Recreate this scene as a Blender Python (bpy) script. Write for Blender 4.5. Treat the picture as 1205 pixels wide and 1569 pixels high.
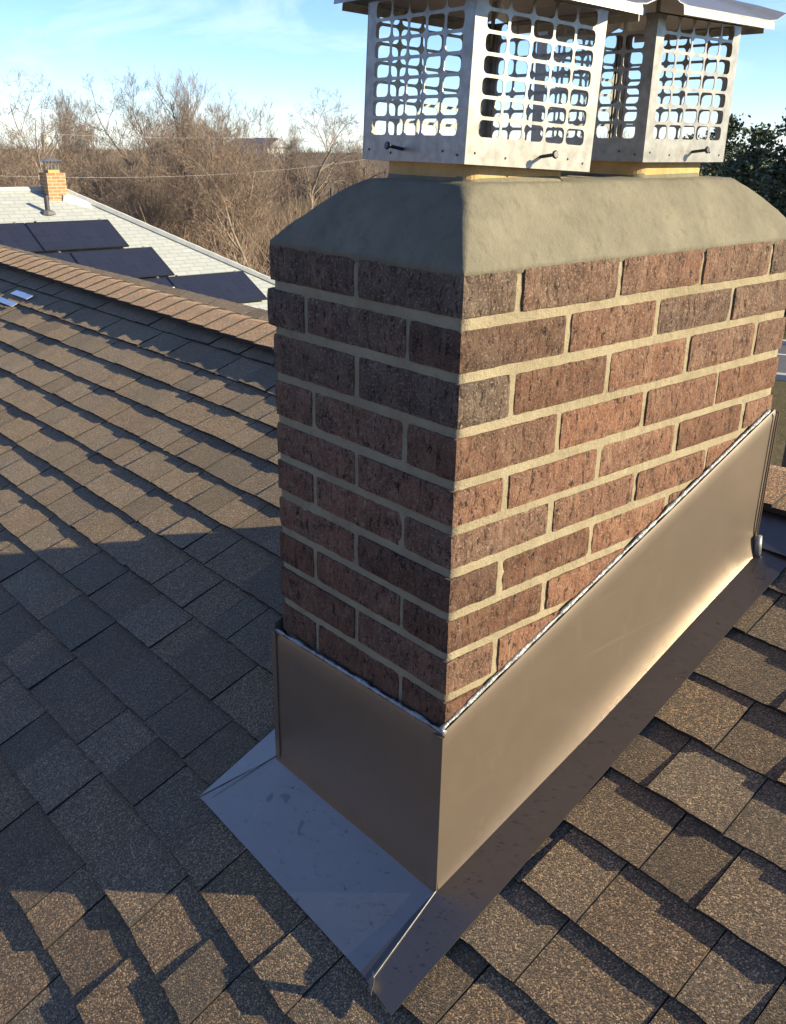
import bpy, math, random
import numpy as np
from mathutils import Vector, Matrix, noise

R = math.radians
scene = bpy.context.scene
for o in list(bpy.data.objects):
    bpy.data.objects.remove(o)
COL = scene.collection

# ------------------------------------------------------------------ camera
CAM = np.array((0.78298, -0.79116, 0.14450))
RIGHT = Vector((0.6547, 0.7557, 0.0157)); FWD = Vector((-0.6970, 0.6115, -0.3745))
FWD.normalize(); RIGHT = (RIGHT - FWD * RIGHT.dot(FWD)).normalized(); UP = RIGHT.cross(FWD)
cd = bpy.data.cameras.new('camera'); cam = bpy.data.objects.new('camera', cd); COL.objects.link(cam)
cam.matrix_world = Matrix(((RIGHT.x, UP.x, -FWD.x, CAM[0]), (RIGHT.y, UP.y, -FWD.y, CAM[1]),
                           (RIGHT.z, UP.z, -FWD.z, CAM[2]), (0, 0, 0, 1)))
cd.sensor_fit = 'VERTICAL'; cd.sensor_height = 24.0; cd.lens = 24.0 * 1419.83 / 1569.0
cd.clip_start = 0.02; cd.clip_end = 6000
scene.camera = cam

# ------------------------------------------------------------------ sky and sun
SUN_AZ, SUN_EL = 34.5, 21.2           # azimuth counted from +X towards +Y
world = bpy.data.worlds.new('World'); scene.world = world; world.use_nodes = True
wn, wl = world.node_tree.nodes, world.node_tree.links
wn.clear()
sky = wn.new('ShaderNodeTexSky'); sky.sky_type = 'NISHITA'; sky.sun_disc = False
sky.sun_elevation = R(SUN_EL); sky.sun_rotation = R(90 - SUN_AZ)
sky.altitude = 2200; sky.air_density = 1.0; sky.dust_density = 0.0; sky.ozone_density = 4.0
tc = wn.new('ShaderNodeTexCoord')
mp = wn.new('ShaderNodeMapping'); mp.inputs['Scale'].default_value = (1.2, 3.0, 9.0); mp.inputs['Rotation'].default_value = (0.15, 0.1, 0.9)
nz = wn.new('ShaderNodeTexNoise'); nz.inputs['Scale'].default_value = 2.2; nz.inputs['Detail'].default_value = 7; nz.inputs['Roughness'].default_value = 0.62
nz.inputs['Distortion'].default_value = 0.6
rp = wn.new('ShaderNodeValToRGB'); rp.color_ramp.elements[0].position = 0.50; rp.color_ramp.elements[1].position = 0.85
rp.color_ramp.elements[1].color = (0.32, 0.32, 0.32, 1)
mx = wn.new('ShaderNodeMixRGB'); mx.inputs['Color2'].default_value = (7.5, 7.7, 8.0, 1)
bg = wn.new('ShaderNodeBackground'); bg.inputs['Strength'].default_value = 0.112
wo = wn.new('ShaderNodeOutputWorld')
wl.new(tc.outputs['Generated'], mp.inputs['Vector']); wl.new(mp.outputs['Vector'], nz.inputs['Vector'])
wl.new(nz.outputs['Fac'], rp.inputs['Fac']); wl.new(rp.outputs['Color'], mx.inputs['Fac'])
tint = wn.new('ShaderNodeMixRGB'); tint.blend_type = 'MULTIPLY'; tint.inputs['Fac'].default_value = 1.0; tint.inputs['Color2'].default_value = (0.87, 0.885, 0.985, 1)
wl.new(sky.outputs['Color'], tint.inputs['Color1']); wl.new(tint.outputs['Color'], mx.inputs['Color1']); wl.new(mx.outputs['Color'], bg.inputs['Color'])
wl.new(bg.outputs['Background'], wo.inputs['Surface'])
sl = bpy.data.lights.new('sun', 'SUN'); sl.energy = 5.0; sl.angle = R(0.5); sl.color = (1.0, 0.86, 0.58)
sun = bpy.data.objects.new('sun', sl); COL.objects.link(sun)
sd = Vector((math.cos(R(SUN_EL)) * math.cos(R(SUN_AZ)), math.cos(R(SUN_EL)) * math.sin(R(SUN_AZ)), math.sin(R(SUN_EL))))
sun.rotation_euler = sd.to_track_quat('Z', 'Y').to_euler(); sun.location = sd * 30
vs = scene.view_settings
vs.view_transform = 'Standard'; vs.look = 'None'; vs.gamma = 1.0; vs.exposure = 1.12; vs.use_curve_mapping = False
scene.cycles.max_bounces = 6; scene.cycles.use_denoising = True

# ------------------------------------------------------------------ helpers
def obj(name, verts, faces, mat, parent=None, smooth=False, label=None, cat=None, group=None, kind=None, attrs=None, uv=None, edge=None, fidx=None, sharp=False):
    me = bpy.data.meshes.new(name)
    v = np.asarray(verts, float)
    if parent is not None: v = v - np.array(parent['_o']) if '_o' in parent.keys() else v
    me.from_pydata(v.tolist(), [], [tuple(int(i) for i in f) for f in faces])
    if attrs:
        for k, val in attrs.items():
            at = me.attributes.new(k, 'FLOAT', 'POINT')
            at.data.foreach_set('value', np.broadcast_to(np.asarray(val, np.float32), (len(v),)).copy())
    if uv is not None:
        ul = me.uv_layers.new(name='UVMap'); u = np.asarray(uv, np.float32)
        li = np.empty(len(me.loops), np.int32); me.loops.foreach_get('vertex_index', li)
        ul.data.foreach_set('uv', u[li].ravel())
    if mat: me.materials.append(mat)
    if edge: me.materials.append(edge); me.polygons.foreach_set('material_index', fidx)
    if smooth: me.polygons.foreach_set('use_smooth', [True] * len(me.polygons))
    me.update()
    if sharp: me.set_sharp_from_angle(angle=R(38))
    o = bpy.data.objects.new(name, me); COL.objects.link(o)
    if parent is not None: o.parent = parent
    tag(o, label, cat, group, kind)
    return o

def tag(o, label=None, cat=None, group=None, kind=None):
    if label: o['label'] = label
    if cat: o['category'] = cat
    if group: o['group'] = group
    if kind: o['kind'] = kind
    return o

def thing(name, loc, label, cat, group=None):
    o = bpy.data.objects.new(name, None); COL.objects.link(o); o.location = loc
    o['_o'] = [float(c) for c in loc]
    return tag(o, label, cat, group)

def sub(o):            # let a part act as the parent of sub-parts built in world coordinates
    o['_o'] = o.parent['_o'] if o.parent and '_o' in o.parent.keys() else [0.0, 0.0, 0.0]
    return o

class MB:
    def __init__(s): s.v = []; s.f = []
    def add(s, v, f):
        b = len(s.v); s.v.extend([tuple(p) for p in v]); s.f.extend([tuple(i + b for i in q) for q in f])
    def box(s, x0, x1, y0, y1, z0, z1):
        s.add([(x0, y0, z0), (x1, y0, z0), (x1, y1, z0), (x0, y1, z0), (x0, y0, z1), (x1, y0, z1), (x1, y1, z1), (x0, y1, z1)],
              [(0, 3, 2, 1), (4, 5, 6, 7), (0, 1, 5, 4), (1, 2, 6, 5), (2, 3, 7, 6), (3, 0, 4, 7)])
    def tube(s, pts, rad, n=6, cap=True):
        pts = [Vector(p) for p in pts]; m = len(pts)
        rad = rad if hasattr(rad, '__len__') else [rad] * m
        vs_ = []; ref = None
        for i, p in enumerate(pts):
            t = (pts[min(i + 1, m - 1)] - pts[max(i - 1, 0)])
            t = t.normalized() if t.length > 1e-9 else Vector((0, 0, 1))
            if ref is None: ref = Vector((0, 0, 1)) if abs(t.z) < .9 else Vector((1, 0, 0))
            a = t.cross(ref); a = a.normalized() if a.length > 1e-6 else t.orthogonal().normalized()
            b = t.cross(a); ref = a.cross(t) if a.cross(t).length > 1e-6 else ref
            for k in range(n):
                an = 2 * math.pi * k / n
                vs_.append(p + (a * math.cos(an) + b * math.sin(an)) * rad[i])
        fs = []
        for i in range(m - 1):
            for k in range(n):
                k2 = (k + 1) % n
                fs.append((i * n + k, i * n + k2, (i + 1) * n + k2, (i + 1) * n + k))
        if cap: fs.append(tuple(range(n - 1, -1, -1))); fs.append(tuple((m - 1) * n + k for k in range(n)))
        s.add(vs_, fs)
    def sheet(s, grid, th, nrm):
        """grid: rows x cols of points; closed sheet of thickness th along nrm (vector or function)"""
        r, c = len(grid), len(grid[0]); top = []; bot = []
        for row in grid:
            for p in row:
                n_ = Vector(nrm(p) if callable(nrm) else nrm)
                top.append(Vector(p)); bot.append(Vector(p) - n_ * th)
        fs = []; N = r * c
        for i in range(r - 1):
            for j in range(c - 1):
                a, b, d, e = i * c + j, i * c + j + 1, (i + 1) * c + j + 1, (i + 1) * c + j
                fs.append((a, b, d, e)); fs.append((N + a, N + e, N + d, N + b))
        ring = [j for j in range(c)] + [i * c + c - 1 for i in range(1, r)] + [(r - 1) * c + j for j in range(c - 2, -1, -1)] + [i * c for i in range(r - 2, 0, -1)]
        for q in range(len(ring)):
            a, b = ring[q], ring[(q + 1) % len(ring)]; fs.append((b, a, N + a, N + b))
        s.add(top + bot, fs)
    def build(s, name, mat, parent=None, **k): return obj(name, s.v, s.f, mat, parent, **k)

def nse(p, s, seed=0.0): return noise.noise(Vector((p[0] * s + seed, p[1] * s + seed * 1.7, p[2] * s - seed)))

# ------------------------------------------------------------------ materials
class NT:
    def __init__(s, name):
        s.m = bpy.data.materials.new(name); s.m.use_nodes = True
        s.n = s.m.node_tree.nodes; s.l = s.m.node_tree.links
        s.b = s.n['Principled BSDF']
    def node(s, t, **k):
        n_ = s.n.new(t)
        for a, v in k.items(): setattr(n_, a, v)
        return n_
    def put(s, sock, v):
        if hasattr(v, 'is_linked') or hasattr(v, 'links'): s.l.new(v, sock)
        elif isinstance(v, tuple) and len(v) == 3 and sock.type == 'RGBA': sock.default_value = (*v, 1)
        else: sock.default_value = v
    def pos(s, scale=(1, 1, 1), kind='Position'):
        if kind == 'Position': src = s.node('ShaderNodeNewGeometry').outputs['Position']
        else: src = s.node('ShaderNodeTexCoord').outputs[kind]
        m_ = s.node('ShaderNodeMapping'); s.l.new(src, m_.inputs['Vector']); m_.inputs['Scale'].default_value = scale
        return m_.outputs['Vector']
    def noise(s, vec, scale, detail=4, rough=.55, dist=0):
        n_ = s.node('ShaderNodeTexNoise'); s.l.new(vec, n_.inputs['Vector'])
        for k, v in (('Scale', scale), ('Detail', detail), ('Roughness', rough), ('Distortion', dist)): n_.inputs[k].default_value = v
        return n_.outputs['Fac']
    def voro(s, vec, scale, out='Color', feature='F1'):
        n_ = s.node('ShaderNodeTexVoronoi', feature=feature); s.l.new(vec, n_.inputs['Vector']); n_.inputs['Scale'].default_value = scale
        return n_.outputs[out]
    def ramp(s, fac, stops):
        n_ = s.node('ShaderNodeValToRGB'); e = n_.color_ramp.elements
        while len(e) < len(stops): e.new(.5)
        for el, (p, c) in zip(e, stops):
            el.position = p; el.color = (*c, 1) if isinstance(c, tuple) else (c, c, c, 1)
        s.l.new(fac, n_.inputs['Fac']); return n_.outputs['Color']
    def mix(s, fac, a, b, mode='MIX'):
        n_ = s.node('ShaderNodeMixRGB', blend_type=mode)
        s.put(n_.inputs['Fac'], fac); s.put(n_.inputs['Color1'], a); s.put(n_.inputs['Color2'], b); return n_.outputs['Color']
    def math(s, op, a, b=0.0, clamp=False):
        n_ = s.node('ShaderNodeMath', operation=op, use_clamp=clamp); s.put(n_.inputs[0], a); s.put(n_.inputs[1], b); return n_.outputs['Value']
    def attr(s, name): return s.node('ShaderNodeAttribute', attribute_name=name).outputs['Fac']
    def sep(s, vec):
        n_ = s.node('ShaderNodeSeparateColor'); s.l.new(vec, n_.inputs['Color']); return n_.outputs[0]
    def bump(s, h, strength, dist, prev=None):
        n_ = s.node('ShaderNodeBump'); n_.inputs['Strength'].default_value = strength; n_.inputs['Distance'].default_value = dist
        s.l.new(h, n_.inputs['Height'])
        if prev: s.l.new(prev, n_.inputs['Normal'])
        return n_.outputs['Normal']
    def fin(s, col=None, rough=None, metal=None, normal=None, spec=None):
        for k, v in (('Base Color', col), ('Roughness', rough), ('Metallic', metal), ('Normal', normal), ('Specular IOR Level', spec)):
            if v is not None: s.put(s.b.inputs[k], v)
        return s.m

def m_shingle(name='asphalt_shingle', gain=(2.10, 1.78, 1.38), sheen=.5):
    t = NT(name); p = t.pos()
    cell = t.sep(t.voro(p, 520)); fine = t.noise(p, 900, 2, .6)
    tone = t.attr('tone'); warm = t.attr('warm')
    c1 = t.ramp(cell, [(0.0, (.012, .009, .007)), (.40, (.045, .031, .021)), (.64, (.100, .070, .045)), (.85, (.185, .132, .085)), (1.0, (.40, .31, .21))])
    c2 = t.ramp(cell, [(0.0, (.014, .012, .011)), (.40, (.052, .045, .038)), (.66, (.100, .086, .070)), (.88, (.165, .142, .115)), (1.0, (.36, .31, .25))])
    big = t.noise(p, 9, 3, .6)
    wf = t.math('ADD', warm, t.math('MULTIPLY', t.math('SUBTRACT', big, .5), 1.1), clamp=True)
    c = t.mix(wf, c2, c1)
    blot = t.noise(p, 17, 4, .6)
    sc = t.math('MULTIPLY', t.math('ADD', .50, t.math('MULTIPLY', tone, .8)), t.math('ADD', .68, t.math('MULTIPLY', blot, .64)))
    c = t.mix(1.0, c, t.ramp(sc, [(0, 0.0), (1, 1.0)]), 'MULTIPLY')
    stain = t.noise(t.pos((1, .45, .45)), 5, 4, .6); c = t.mix(t.ramp(stain, [(.52, 0.0), (.75, .45)]), c, t.mix(1.0, c, (.55, .5, .46), 'MULTIPLY'))
    c = t.mix(1.0, c, gain, 'MULTIPLY')
    h = t.math('ADD', t.math('MULTIPLY', t.voro(p, 520, 'Distance'), -1.0), fine)
    nb = t.bump(h, 1.0, .0030); nb = t.bump(t.noise(p, 150, 3), .4, .004, nb)
    t.b.inputs['Sheen Weight'].default_value = sheen; t.b.inputs['Sheen Roughness'].default_value = .45; t.b.inputs['Sheen Tint'].default_value = (1.0, .84, .62, 1)
    return t.fin(c, .9, 0, nb, .35)

def m_brick():
    t = NT('rug_face_brick'); p = t.pos()
    tone = t.attr('tone'); dark = t.attr('warm')
    drag = t.noise(t.pos((1, 1, .42)), 115, 6, .74, .5)
    grit = t.noise(p, 300, 4, .7); blot = t.noise(p, 26, 4, .6)
    red = t.ramp(blot, [(.25, (.165, .074, .045)), (.5, (.275, .129, .077)), (.75, (.375, .205, .126))])
    drk = t.ramp(blot, [(.25, (.074, .055, .044)), (.5, (.145, .104, .080)), (.75, (.22, .162, .120))])
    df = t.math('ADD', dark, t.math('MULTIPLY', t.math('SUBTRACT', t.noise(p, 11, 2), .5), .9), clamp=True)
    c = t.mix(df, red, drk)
    c = t.mix(t.ramp(drag, [(.385, .95), (.475, 0.0)]), c, (.030, .017, .013))
    c = t.mix(t.ramp(grit, [(.54, 0.0), (.64, .8)]), c, (.40, .29, .215))
    pale = t.noise(p, 75, 4, .75)
    c = t.mix(t.ramp(pale, [(.54, 0.0), (.78, .6)]), c, (.41, .33, .23))
    sc = t.math('ADD', .62, t.math('MULTIPLY', tone, .7)); c = t.mix(1.0, c, t.ramp(sc, [(0, 0.0), (1.0, 1.0)]), 'MULTIPLY')
    nb = t.bump(drag, 1.0, .010); nb = t.bump(grit, 1.0, .0025, nb)
    return t.fin(c, .88, 0, nb, .25)

def m_mortar(name, lo, hi, rough_s=1.0):
    t = NT(name); p = t.pos()
    g = t.noise(p, 520, 3, .7); b = t.noise(p, 11, 6, .68)
    c = t.ramp(b, [(.3, lo), (.7, hi)])
    c = t.mix(t.ramp(g, [(.55, 0.0), (.8, .35)]), c, tuple(min(1, x * 1.35) for x in hi))
    c = t.mix(t.ramp(g, [(.2, .45), (.4, 0.0)]), c, tuple(x * .55 for x in lo))
    dirt = t.noise(p, 38, 5, .7); c = t.mix(t.ramp(dirt, [(.54, 0.0), (.76, .4)]), c, tuple(x * .55 for x in lo))
    nb = t.bump(g, .9 * rough_s, .0022); nb = t.bump(t.noise(p, 75, 5, .7), .7 * rough_s, .006, nb)
    return t.fin(c, .92, 0, nb, .2)

def m_bronze(name, col, rough, metal, spots=0.0):
    t = NT(name); p = t.pos()
    sm = t.noise(p, 16, 4, .6, .8); st = t.noise(t.pos((1, 1, .35)), 45, 3, .6)
    c = t.ramp(sm, [(.3, tuple(x * .97 for x in col)), (.7, tuple(x * 1.03 for x in col))])
    c = t.mix(t.ramp(st, [(.62, 0.0), (.82, .16)]), c, tuple(min(1, x * 1.9) for x in col))
    scr = t.noise(t.pos((60, 2.2, 60)), 1.0, 3, .6); c = t.mix(t.ramp(scr, [(.66, 0.0), (.74, .22)]), c, tuple(min(1, x * 1.7) for x in col))
    r = t.math('ADD', rough - .02, t.math('MULTIPLY', sm, .04))
    if spots:
        sp = t.ramp(t.noise(p, 24, 2, .4, .5), [(.685, 0.0), (.71, 1.0)])
        c = t.mix(t.math('MULTIPLY', t.sep(sp), spots), c, tuple(x * .35 for x in col))
    return t.fin(c, r, metal, t.bump(sm, .012, .004), .5)

def m_plain(name, col, rough=.6, metal=0.0, var=.15, scale=30, bump=0.0, spec=.5):
    t = NT(name); p = t.pos(); n_ = t.noise(p, scale, 4, .6)
    c = t.ramp(n_, [(.3, tuple(x * (1 - var) for x in col)), (.7, tuple(min(1, x * (1 + var)) for x in col))])
    return t.fin(c, rough, metal, t.bump(n_, bump, .01) if bump else None, spec)

MAT = dict(
    shingle=m_shingle(), ridge=m_shingle('sun_tinted_ridge_shingle', (4.6, 3.2, 2.1), .7), brick=m_brick(),  # ridge: same shingle, with stronger sunlight put into its colour
    mortar=m_mortar('joint_mortar', (.260, .216, .138), (.385, .325, .215)),
    crown=m_mortar('crown_mortar', (.138, .126, .092), (.212, .193, .140), .55),
    flue=m_mortar('flue_clay', (.42, .26, .10), (.60, .41, .19), .6),
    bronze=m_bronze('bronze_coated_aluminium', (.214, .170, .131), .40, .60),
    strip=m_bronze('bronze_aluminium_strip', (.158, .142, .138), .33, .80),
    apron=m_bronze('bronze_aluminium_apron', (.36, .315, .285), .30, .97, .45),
    steel=m_plain('galvanised_steel', (.285, .275, .25), .40, .52, .25, 60),
    edge=m_plain('cut_asphalt_edge', (.030, .026, .023), .95, 0, .3, 200),
    lidsteel=m_plain('cap_lid_steel', (.30, .30, .31), .38, .70, .10, 30),
    screw=m_plain('dark_screw', (.06, .06, .065), .4, .7),
    bead=m_plain('grey_sealant', (.30, .31, .31), .32, .25, .4, 90, .6),
)
_t = NT('water'); MAT['water'] = _t.fin((.9, .95, 1.0), .03); _t.b.inputs['Transmission Weight'].default_value = 1.0; _t.b.inputs['IOR'].default_value = 1.33

# ------------------------------------------------------------------ measures
SL = 0.405; K = math.hypot(1, SL)                 # roof slope (rise per run)
NRM = Vector((0, -SL, 1)).normalized(); DOWN = Vector((0, -1, -SL)).normalized()
ZP = lambda y: -0.928 + SL * (y + 0.012)          # level of the flashing plates on the roof
def RP(x, y, h=0.0):                              # a point h above the flashing plane, measured square to the roof
    return Vector((x, y, ZP(y))) + NRM * h
DECK = -0.0125
GROUND = -5.6
RIDGE = lambda x: 1.035 - 0.011 * x
MOD = 0.2032; CH = 0.06575                        # brick module and course height
random.seed(7)

# ------------------------------------------------------------------ ground, road, far land
def m_ground():
    t = NT('winter_grass'); p = t.pos()
    b = t.noise(p, .35, 5, .6); f = t.noise(p, 9, 4, .7)
    c = t.ramp(b, [(.3, (.078, .068, .030)), (.5, (.120, .095, .050)), (.7, (.150, .115, .070))])
    c = t.mix(t.ramp(f, [(.35, .5), (.6, 0.0)]), c, (.045, .042, .020))
    return t.fin(c, .95, 0, t.bump(f, .6, .05), .1)
gv = []; gf = []
rad_ = [0, 6, 12, 20, 30, 45, 70, 110, 180, 300, 520, 900, 1600, 3000]; NA = 48
for i, r_ in enumerate(rad_):
    for k in range(NA):
        a = 2 * math.pi * k / NA
        x, y = r_ * math.cos(a), r_ * math.sin(a)
        gv.append((x, y, GROUND + (0.0 if r_ < 60 else -min(40.0, (r_ - 60) * .014) + noise.noise(Vector((x * .01, y * .01, 3))) * min(2.0, (r_ - 60) * .01))))
for i in range(len(rad_) - 1):
    for k in range(NA): gf.append((i * NA + k, i * NA + (k + 1) % NA, (i + 1) * NA + (k + 1) % NA, (i + 1) * NA + k))
obj('ground', gv, gf[NA:] + [tuple(range(NA, 2 * NA))], m_ground(), kind='structure', smooth=True)
def polar(az, r, z=GROUND): return Vector((CAM[0] + r * math.cos(R(az)), CAM[1] + r * math.sin(R(az)), z))
ra = Vector((math.cos(R(116)), math.sin(R(116)), 0)); rb = Vector((-ra.y, ra.x, 0)); rc = polar(116, 0)
m_road = m_plain('asphalt_road', (.095, .097, .105), .85, 0, .15, 6, .2)
mb = MB(); q = [rc + ra * d + rb * s + Vector((0, 0, .03)) for d, s in ((26.2, -60), (26.2, 22), (30.8, 22), (30.8, -60))]
mb.add(q, [(0, 3, 2, 1)]); mb.build('road', m_road, kind='structure')
mb = MB()
for d0, d1 in ((25.95, 26.2), (30.8, 31.05)):
    q = [rc + ra * d + rb * s + Vector((0, 0, h)) for h in (0, .15) for d, s in ((d0, -60), (d0, 22), (d1, 22), (d1, -60))]
    mb.add(q, [(0, 1, 2, 3), (7, 6, 5, 4), (1, 0, 4, 5), (2, 1, 5, 6), (3, 2, 6, 7), (0, 3, 7, 4)])
mb.build('kerb', m_plain('concrete_kerb', (.42, .41, .39), .85), kind='structure')
mb = MB(); q = [rc + ra * d + rb * s + Vector((0, 0, .036)) for d, s in ((29.2, -60), (29.2, 22), (29.32, 22), (29.32, -60))]
mb.add(q, [(0, 3, 2, 1)]); mb.build('road_marking', m_plain('white_road_paint', (.7, .7, .68), .7), kind='structure')

# ------------------------------------------------------------------ own roof: deck, shingles, ridge caps
def m_deck():
    t = NT('roof_underlay'); return t.fin(t.ramp(t.noise(t.pos(), 40), [(.3, (.02, .019, .018)), (.7, (.035, .032, .03))]), .95)
X0, X1, Y0 = -9.0, 6.0, -4.2
mb = MB()
dk = []
for x in (X0, X1):
    yr = RIDGE(x); zr = ZP(yr)
    dk += [RP(x, Y0, DECK - .50), Vector((x, yr, zr + DECK * K)), Vector((x, yr + 5.0, zr + DECK * K - 5.0 * SL))]
dk += [p - Vector((0, 0, .12)) for p in dk]
mb.add(dk, [(0, 3, 4, 1), (1, 4, 5, 2), (6, 7, 10, 9), (7, 8, 11, 10), (0, 6, 9, 3), (2, 5, 11, 8), (0, 1, 7, 6), (1, 2, 8, 7), (3, 9, 10, 4), (4, 10, 11, 5)])
roof = mb.build('roof', m_deck(), kind='structure'); roof['_o'] = [0.0, 0.0, 0.0]
mb = MB(); mb.box(X0 + .35, X1 - .35, Y0 + .4, 5.4, GROUND, ZP(Y0 + .4) - .30)
mb.build('house_wall', m_plain('house_siding', (.42, .40, .36), .8), kind='structure')

EXP = 0.122
def course_shift(x):
    t = min(1, max(0, (0.0 - x) / .5)); return .032 * t * t * (3 - 2 * t) - .012 * min(1, max(0, (-x - 2.0) / 2))
def bow(y):                                        # the slope sags a little below the chimney
    q = max(0.0, -.14 - y); return -.12 * min(q, .5) ** 2 - .12 * max(0, q - .5)
def shingle(x0, x1, s, T, rnd, far=False):
    """one tab: butt at slope distance s, reaching under the course above"""
    n = 2 if far else 7
    xs = np.linspace(x0, x1, n + 1)
    rows = []
    skew = rnd.uniform(-.004, .004); warp = rnd.uniform(0, 50)
    L = EXP + .035
    for f, (hh, lead) in enumerate(((None, 0), (T, 0), (None, .45), (None, 1.0))):
        row = []
        for i, x in enumerate(xs):
            jag = .0030 * noise.noise(Vector((x * 110, s * 31, warp))) + skew * (i / n - .5)
            d = s + course_shift(x) + jag
            wob = .0012 * noise.noise(Vector((x * 9, s * 9 + lead, warp + 9)))
            if f == 0: h = T - (.0080 if T > .0105 else .0055)
            elif f == 1: h = T + wob
            else: h = T * (1 - lead) + .001 * lead + wob * (1 - lead)
            sx = 0
            if f >= 2: sx = rnd.uniform(-.0008, .0008)
            y = (d + L * lead) / K
            row.append(RP(x + sx, y, DECK + h + bow(y)))
        rows.append(row)
    v = [p for r_ in rows for p in r_]; c = n + 1; fs = []
    for i in range(3):
        for j in range(n): fs.append((i * c + j, i * c + j + 1, (i + 1) * c + j + 1, (i + 1) * c + j))
    b = len(v)                                        # side skirts
    for j in (0, n):
        ya, yb = (s + course_shift(xs[j])) / K, (s + course_shift(xs[j]) + L) / K
        v += [RP(xs[j], ya, DECK + bow(ya) + max(0, T - .0080)), RP(xs[j], yb, DECK + bow(yb))]
    fs.append((c, 0, b, ) if False else (0, c, 2 * c, 3 * c, b + 1)); fs.append((n, b + 3, 3 * c + n, 2 * c + n, c + n))
    return v, fs, [1] * n + [0] * (len(fs) - n - 2) + [1, 1]

rnd = random.Random(21)
pieces = []
k0 = -33; k1 = 9
for k in range(k0, k1):
    s = .0845 + EXP * k
    x = X0 + rnd.uniform(0, .2); up = rnd.random() < .5
    while x < X1:
        w = rnd.choice((rnd.uniform(.08, .12), rnd.uniform(.12, .17), rnd.uniform(.15, .20)))
        y = s / K
        top_lim = RIDGE(x) - .06
        if y < top_lim and not (-.40 < x and x + w < 0.0 and .02 < y < .68):
            T = .0134 + rnd.uniform(-.0012, .0008) if up else .0094 + rnd.uniform(-.0012, .0010)
            pieces.append((x, min(x + w - .0022, X1), s, T, rnd.random(), rnd.random()))
        x += w
        up = (not up) if rnd.random() < .86 else up
def in_view(p):
    d = Vector(p) - Vector(CAM); z = d.dot(FWD)
    if z < .05: return None
    u = 602.5 + 1419.8 * d.dot(RIGHT) / z; v = 784.5 - 1419.8 * d.dot(UP) / z
    return u, v, z
near = []
for i, pc in enumerate(pieces):
    c = RP((pc[0] + pc[1]) / 2, (pc[2] + .06) / K); r_ = in_view(c)
    if r_ and -70 < r_[0] < 1275 and 300 < r_[1] < 1650:
        u, v, z = r_
        hid = (425 < u < 1150 and v < 1000 - 0.3 * abs(u - 690)) and c.x < 0
        if not hid: near.append((z, i))
near.sort(); singles = set(i for z, i in near[:300])
restv, restf, rt, rw, rfi = [], [], [], [], []
for i, pc in enumerate(pieces):
    r2 = random.Random(i)
    tone = min(1, max(0, .5 + (pc[4] - .5) * 1.15)); warm = min(1, max(0, .66 + (pc[5] - .5) * 1.0))
    v, f, fi = shingle(pc[0], pc[1], pc[2], pc[3], r2, far=i not in singles)
    if i in singles: obj('shingle', v, f, MAT['shingle'], roof, attrs=dict(tone=tone, warm=warm), edge=MAT['edge'], fidx=fi)
    else:
        b = len(restv); restv += v; restf += [tuple(a + b for a in q) for q in f]; rt += [tone] * len(v); rw += [warm] * len(v); rfi += fi
obj('outlying_shingles', restv, restf, MAT['shingle'], roof, attrs=dict(tone=rt, warm=rw), kind='stuff', edge=MAT['edge'], fidx=rfi)

# the far slope, beyond the ridge: courses joined
fv, ff, ft, fw = [], [], [], []
for k in range(0, 34):
    s0 = .10 + k * .14; x = X0
    while x < X1:
        w = rnd.uniform(.3, .6); yr = RIDGE(x + w / 2); zr = ZP(yr)
        P = lambda xx, d, h: Vector((xx, yr + d, zr - SL * d)) + Vector((0, SL, 1)).normalized() * (DECK + h)
        b = len(fv); fv += [P(x, max(.012, s0 - .16), .001), P(x + w, max(.012, s0 - .16), .001), P(x + w, s0, .011), P(x, s0, .011), P(x + w, s0, 0), P(x, s0, 0)]
        ff += [(b, b + 1, b + 2, b + 3), (b + 3, b + 2, b + 4, b + 5)]; tt = rnd.random(); ft += [tt] * 6; fw += [rnd.random()] * 6
        x += w
obj('far_slope_shingles', fv, ff, MAT['shingle'], roof, attrs=dict(tone=ft, warm=fw), kind='stuff')

# ridge caps; lighter, warmer tones stand for stronger sun
x = X0; i = 0
while x < X1 - .1:
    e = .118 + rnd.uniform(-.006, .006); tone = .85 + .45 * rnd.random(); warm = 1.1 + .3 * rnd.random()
    prof = [(-.128, 0), (-.07, .001), (-.030, .004), (-.010, .006), (.010, .006), (.030, .004), (.07, .001), (.128, 0)]
    g = []
    for j, (xx, lift) in enumerate(((x - .02, .003), (x + e, .0100))):
        row = []
        for d, cv in prof:
            yr = RIDGE(xx); zr = ZP(yr) + .012 - (.30 if d < 0 else .44) * (math.hypot(d, .018) - .018)
            nn = Vector((0, -SL if d < 0 else SL, 1)).normalized()
            row.append(Vector((xx + rnd.uniform(-.0015, .0015), yr + d, zr)) + nn * (DECK + .010 + lift + cv * .3 + rnd.uniform(-.0006, .0006)))
        g.append(row)
    mb = MB(); mb.sheet(g, .011, (0, 0, 1))
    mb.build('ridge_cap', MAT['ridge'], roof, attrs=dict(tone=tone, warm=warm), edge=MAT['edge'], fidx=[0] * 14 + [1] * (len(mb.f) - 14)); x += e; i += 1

# two bare metal plates lying near the ridge
m_pad = m_plain('bare_aluminium', (.62, .66, .70), .35, .8, .1)
for nm, (xa, xb, ya, yb), lb in (('metal_plate', (-3.90, -3.69, .812, .846), 'pale metal plate lying on the shingles just below the ridge, the upper of two'),
                             ('metal_plate', (-3.93, -3.70, .742, .772), 'pale metal plate lying on the shingles, the lower one cut by the frame edge')):
    mb = MB(); g = [[RP(xa + (xb - xa) * i / 3, y, .006 + .0008 * math.sin(i * 1.4)) for i in range(4)] for y in (ya, yb)]
    mb.sheet(g, .002, NRM); mb.build(nm, m_pad, label=lb, cat='metal plate', group='metal plates near the ridge')

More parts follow.
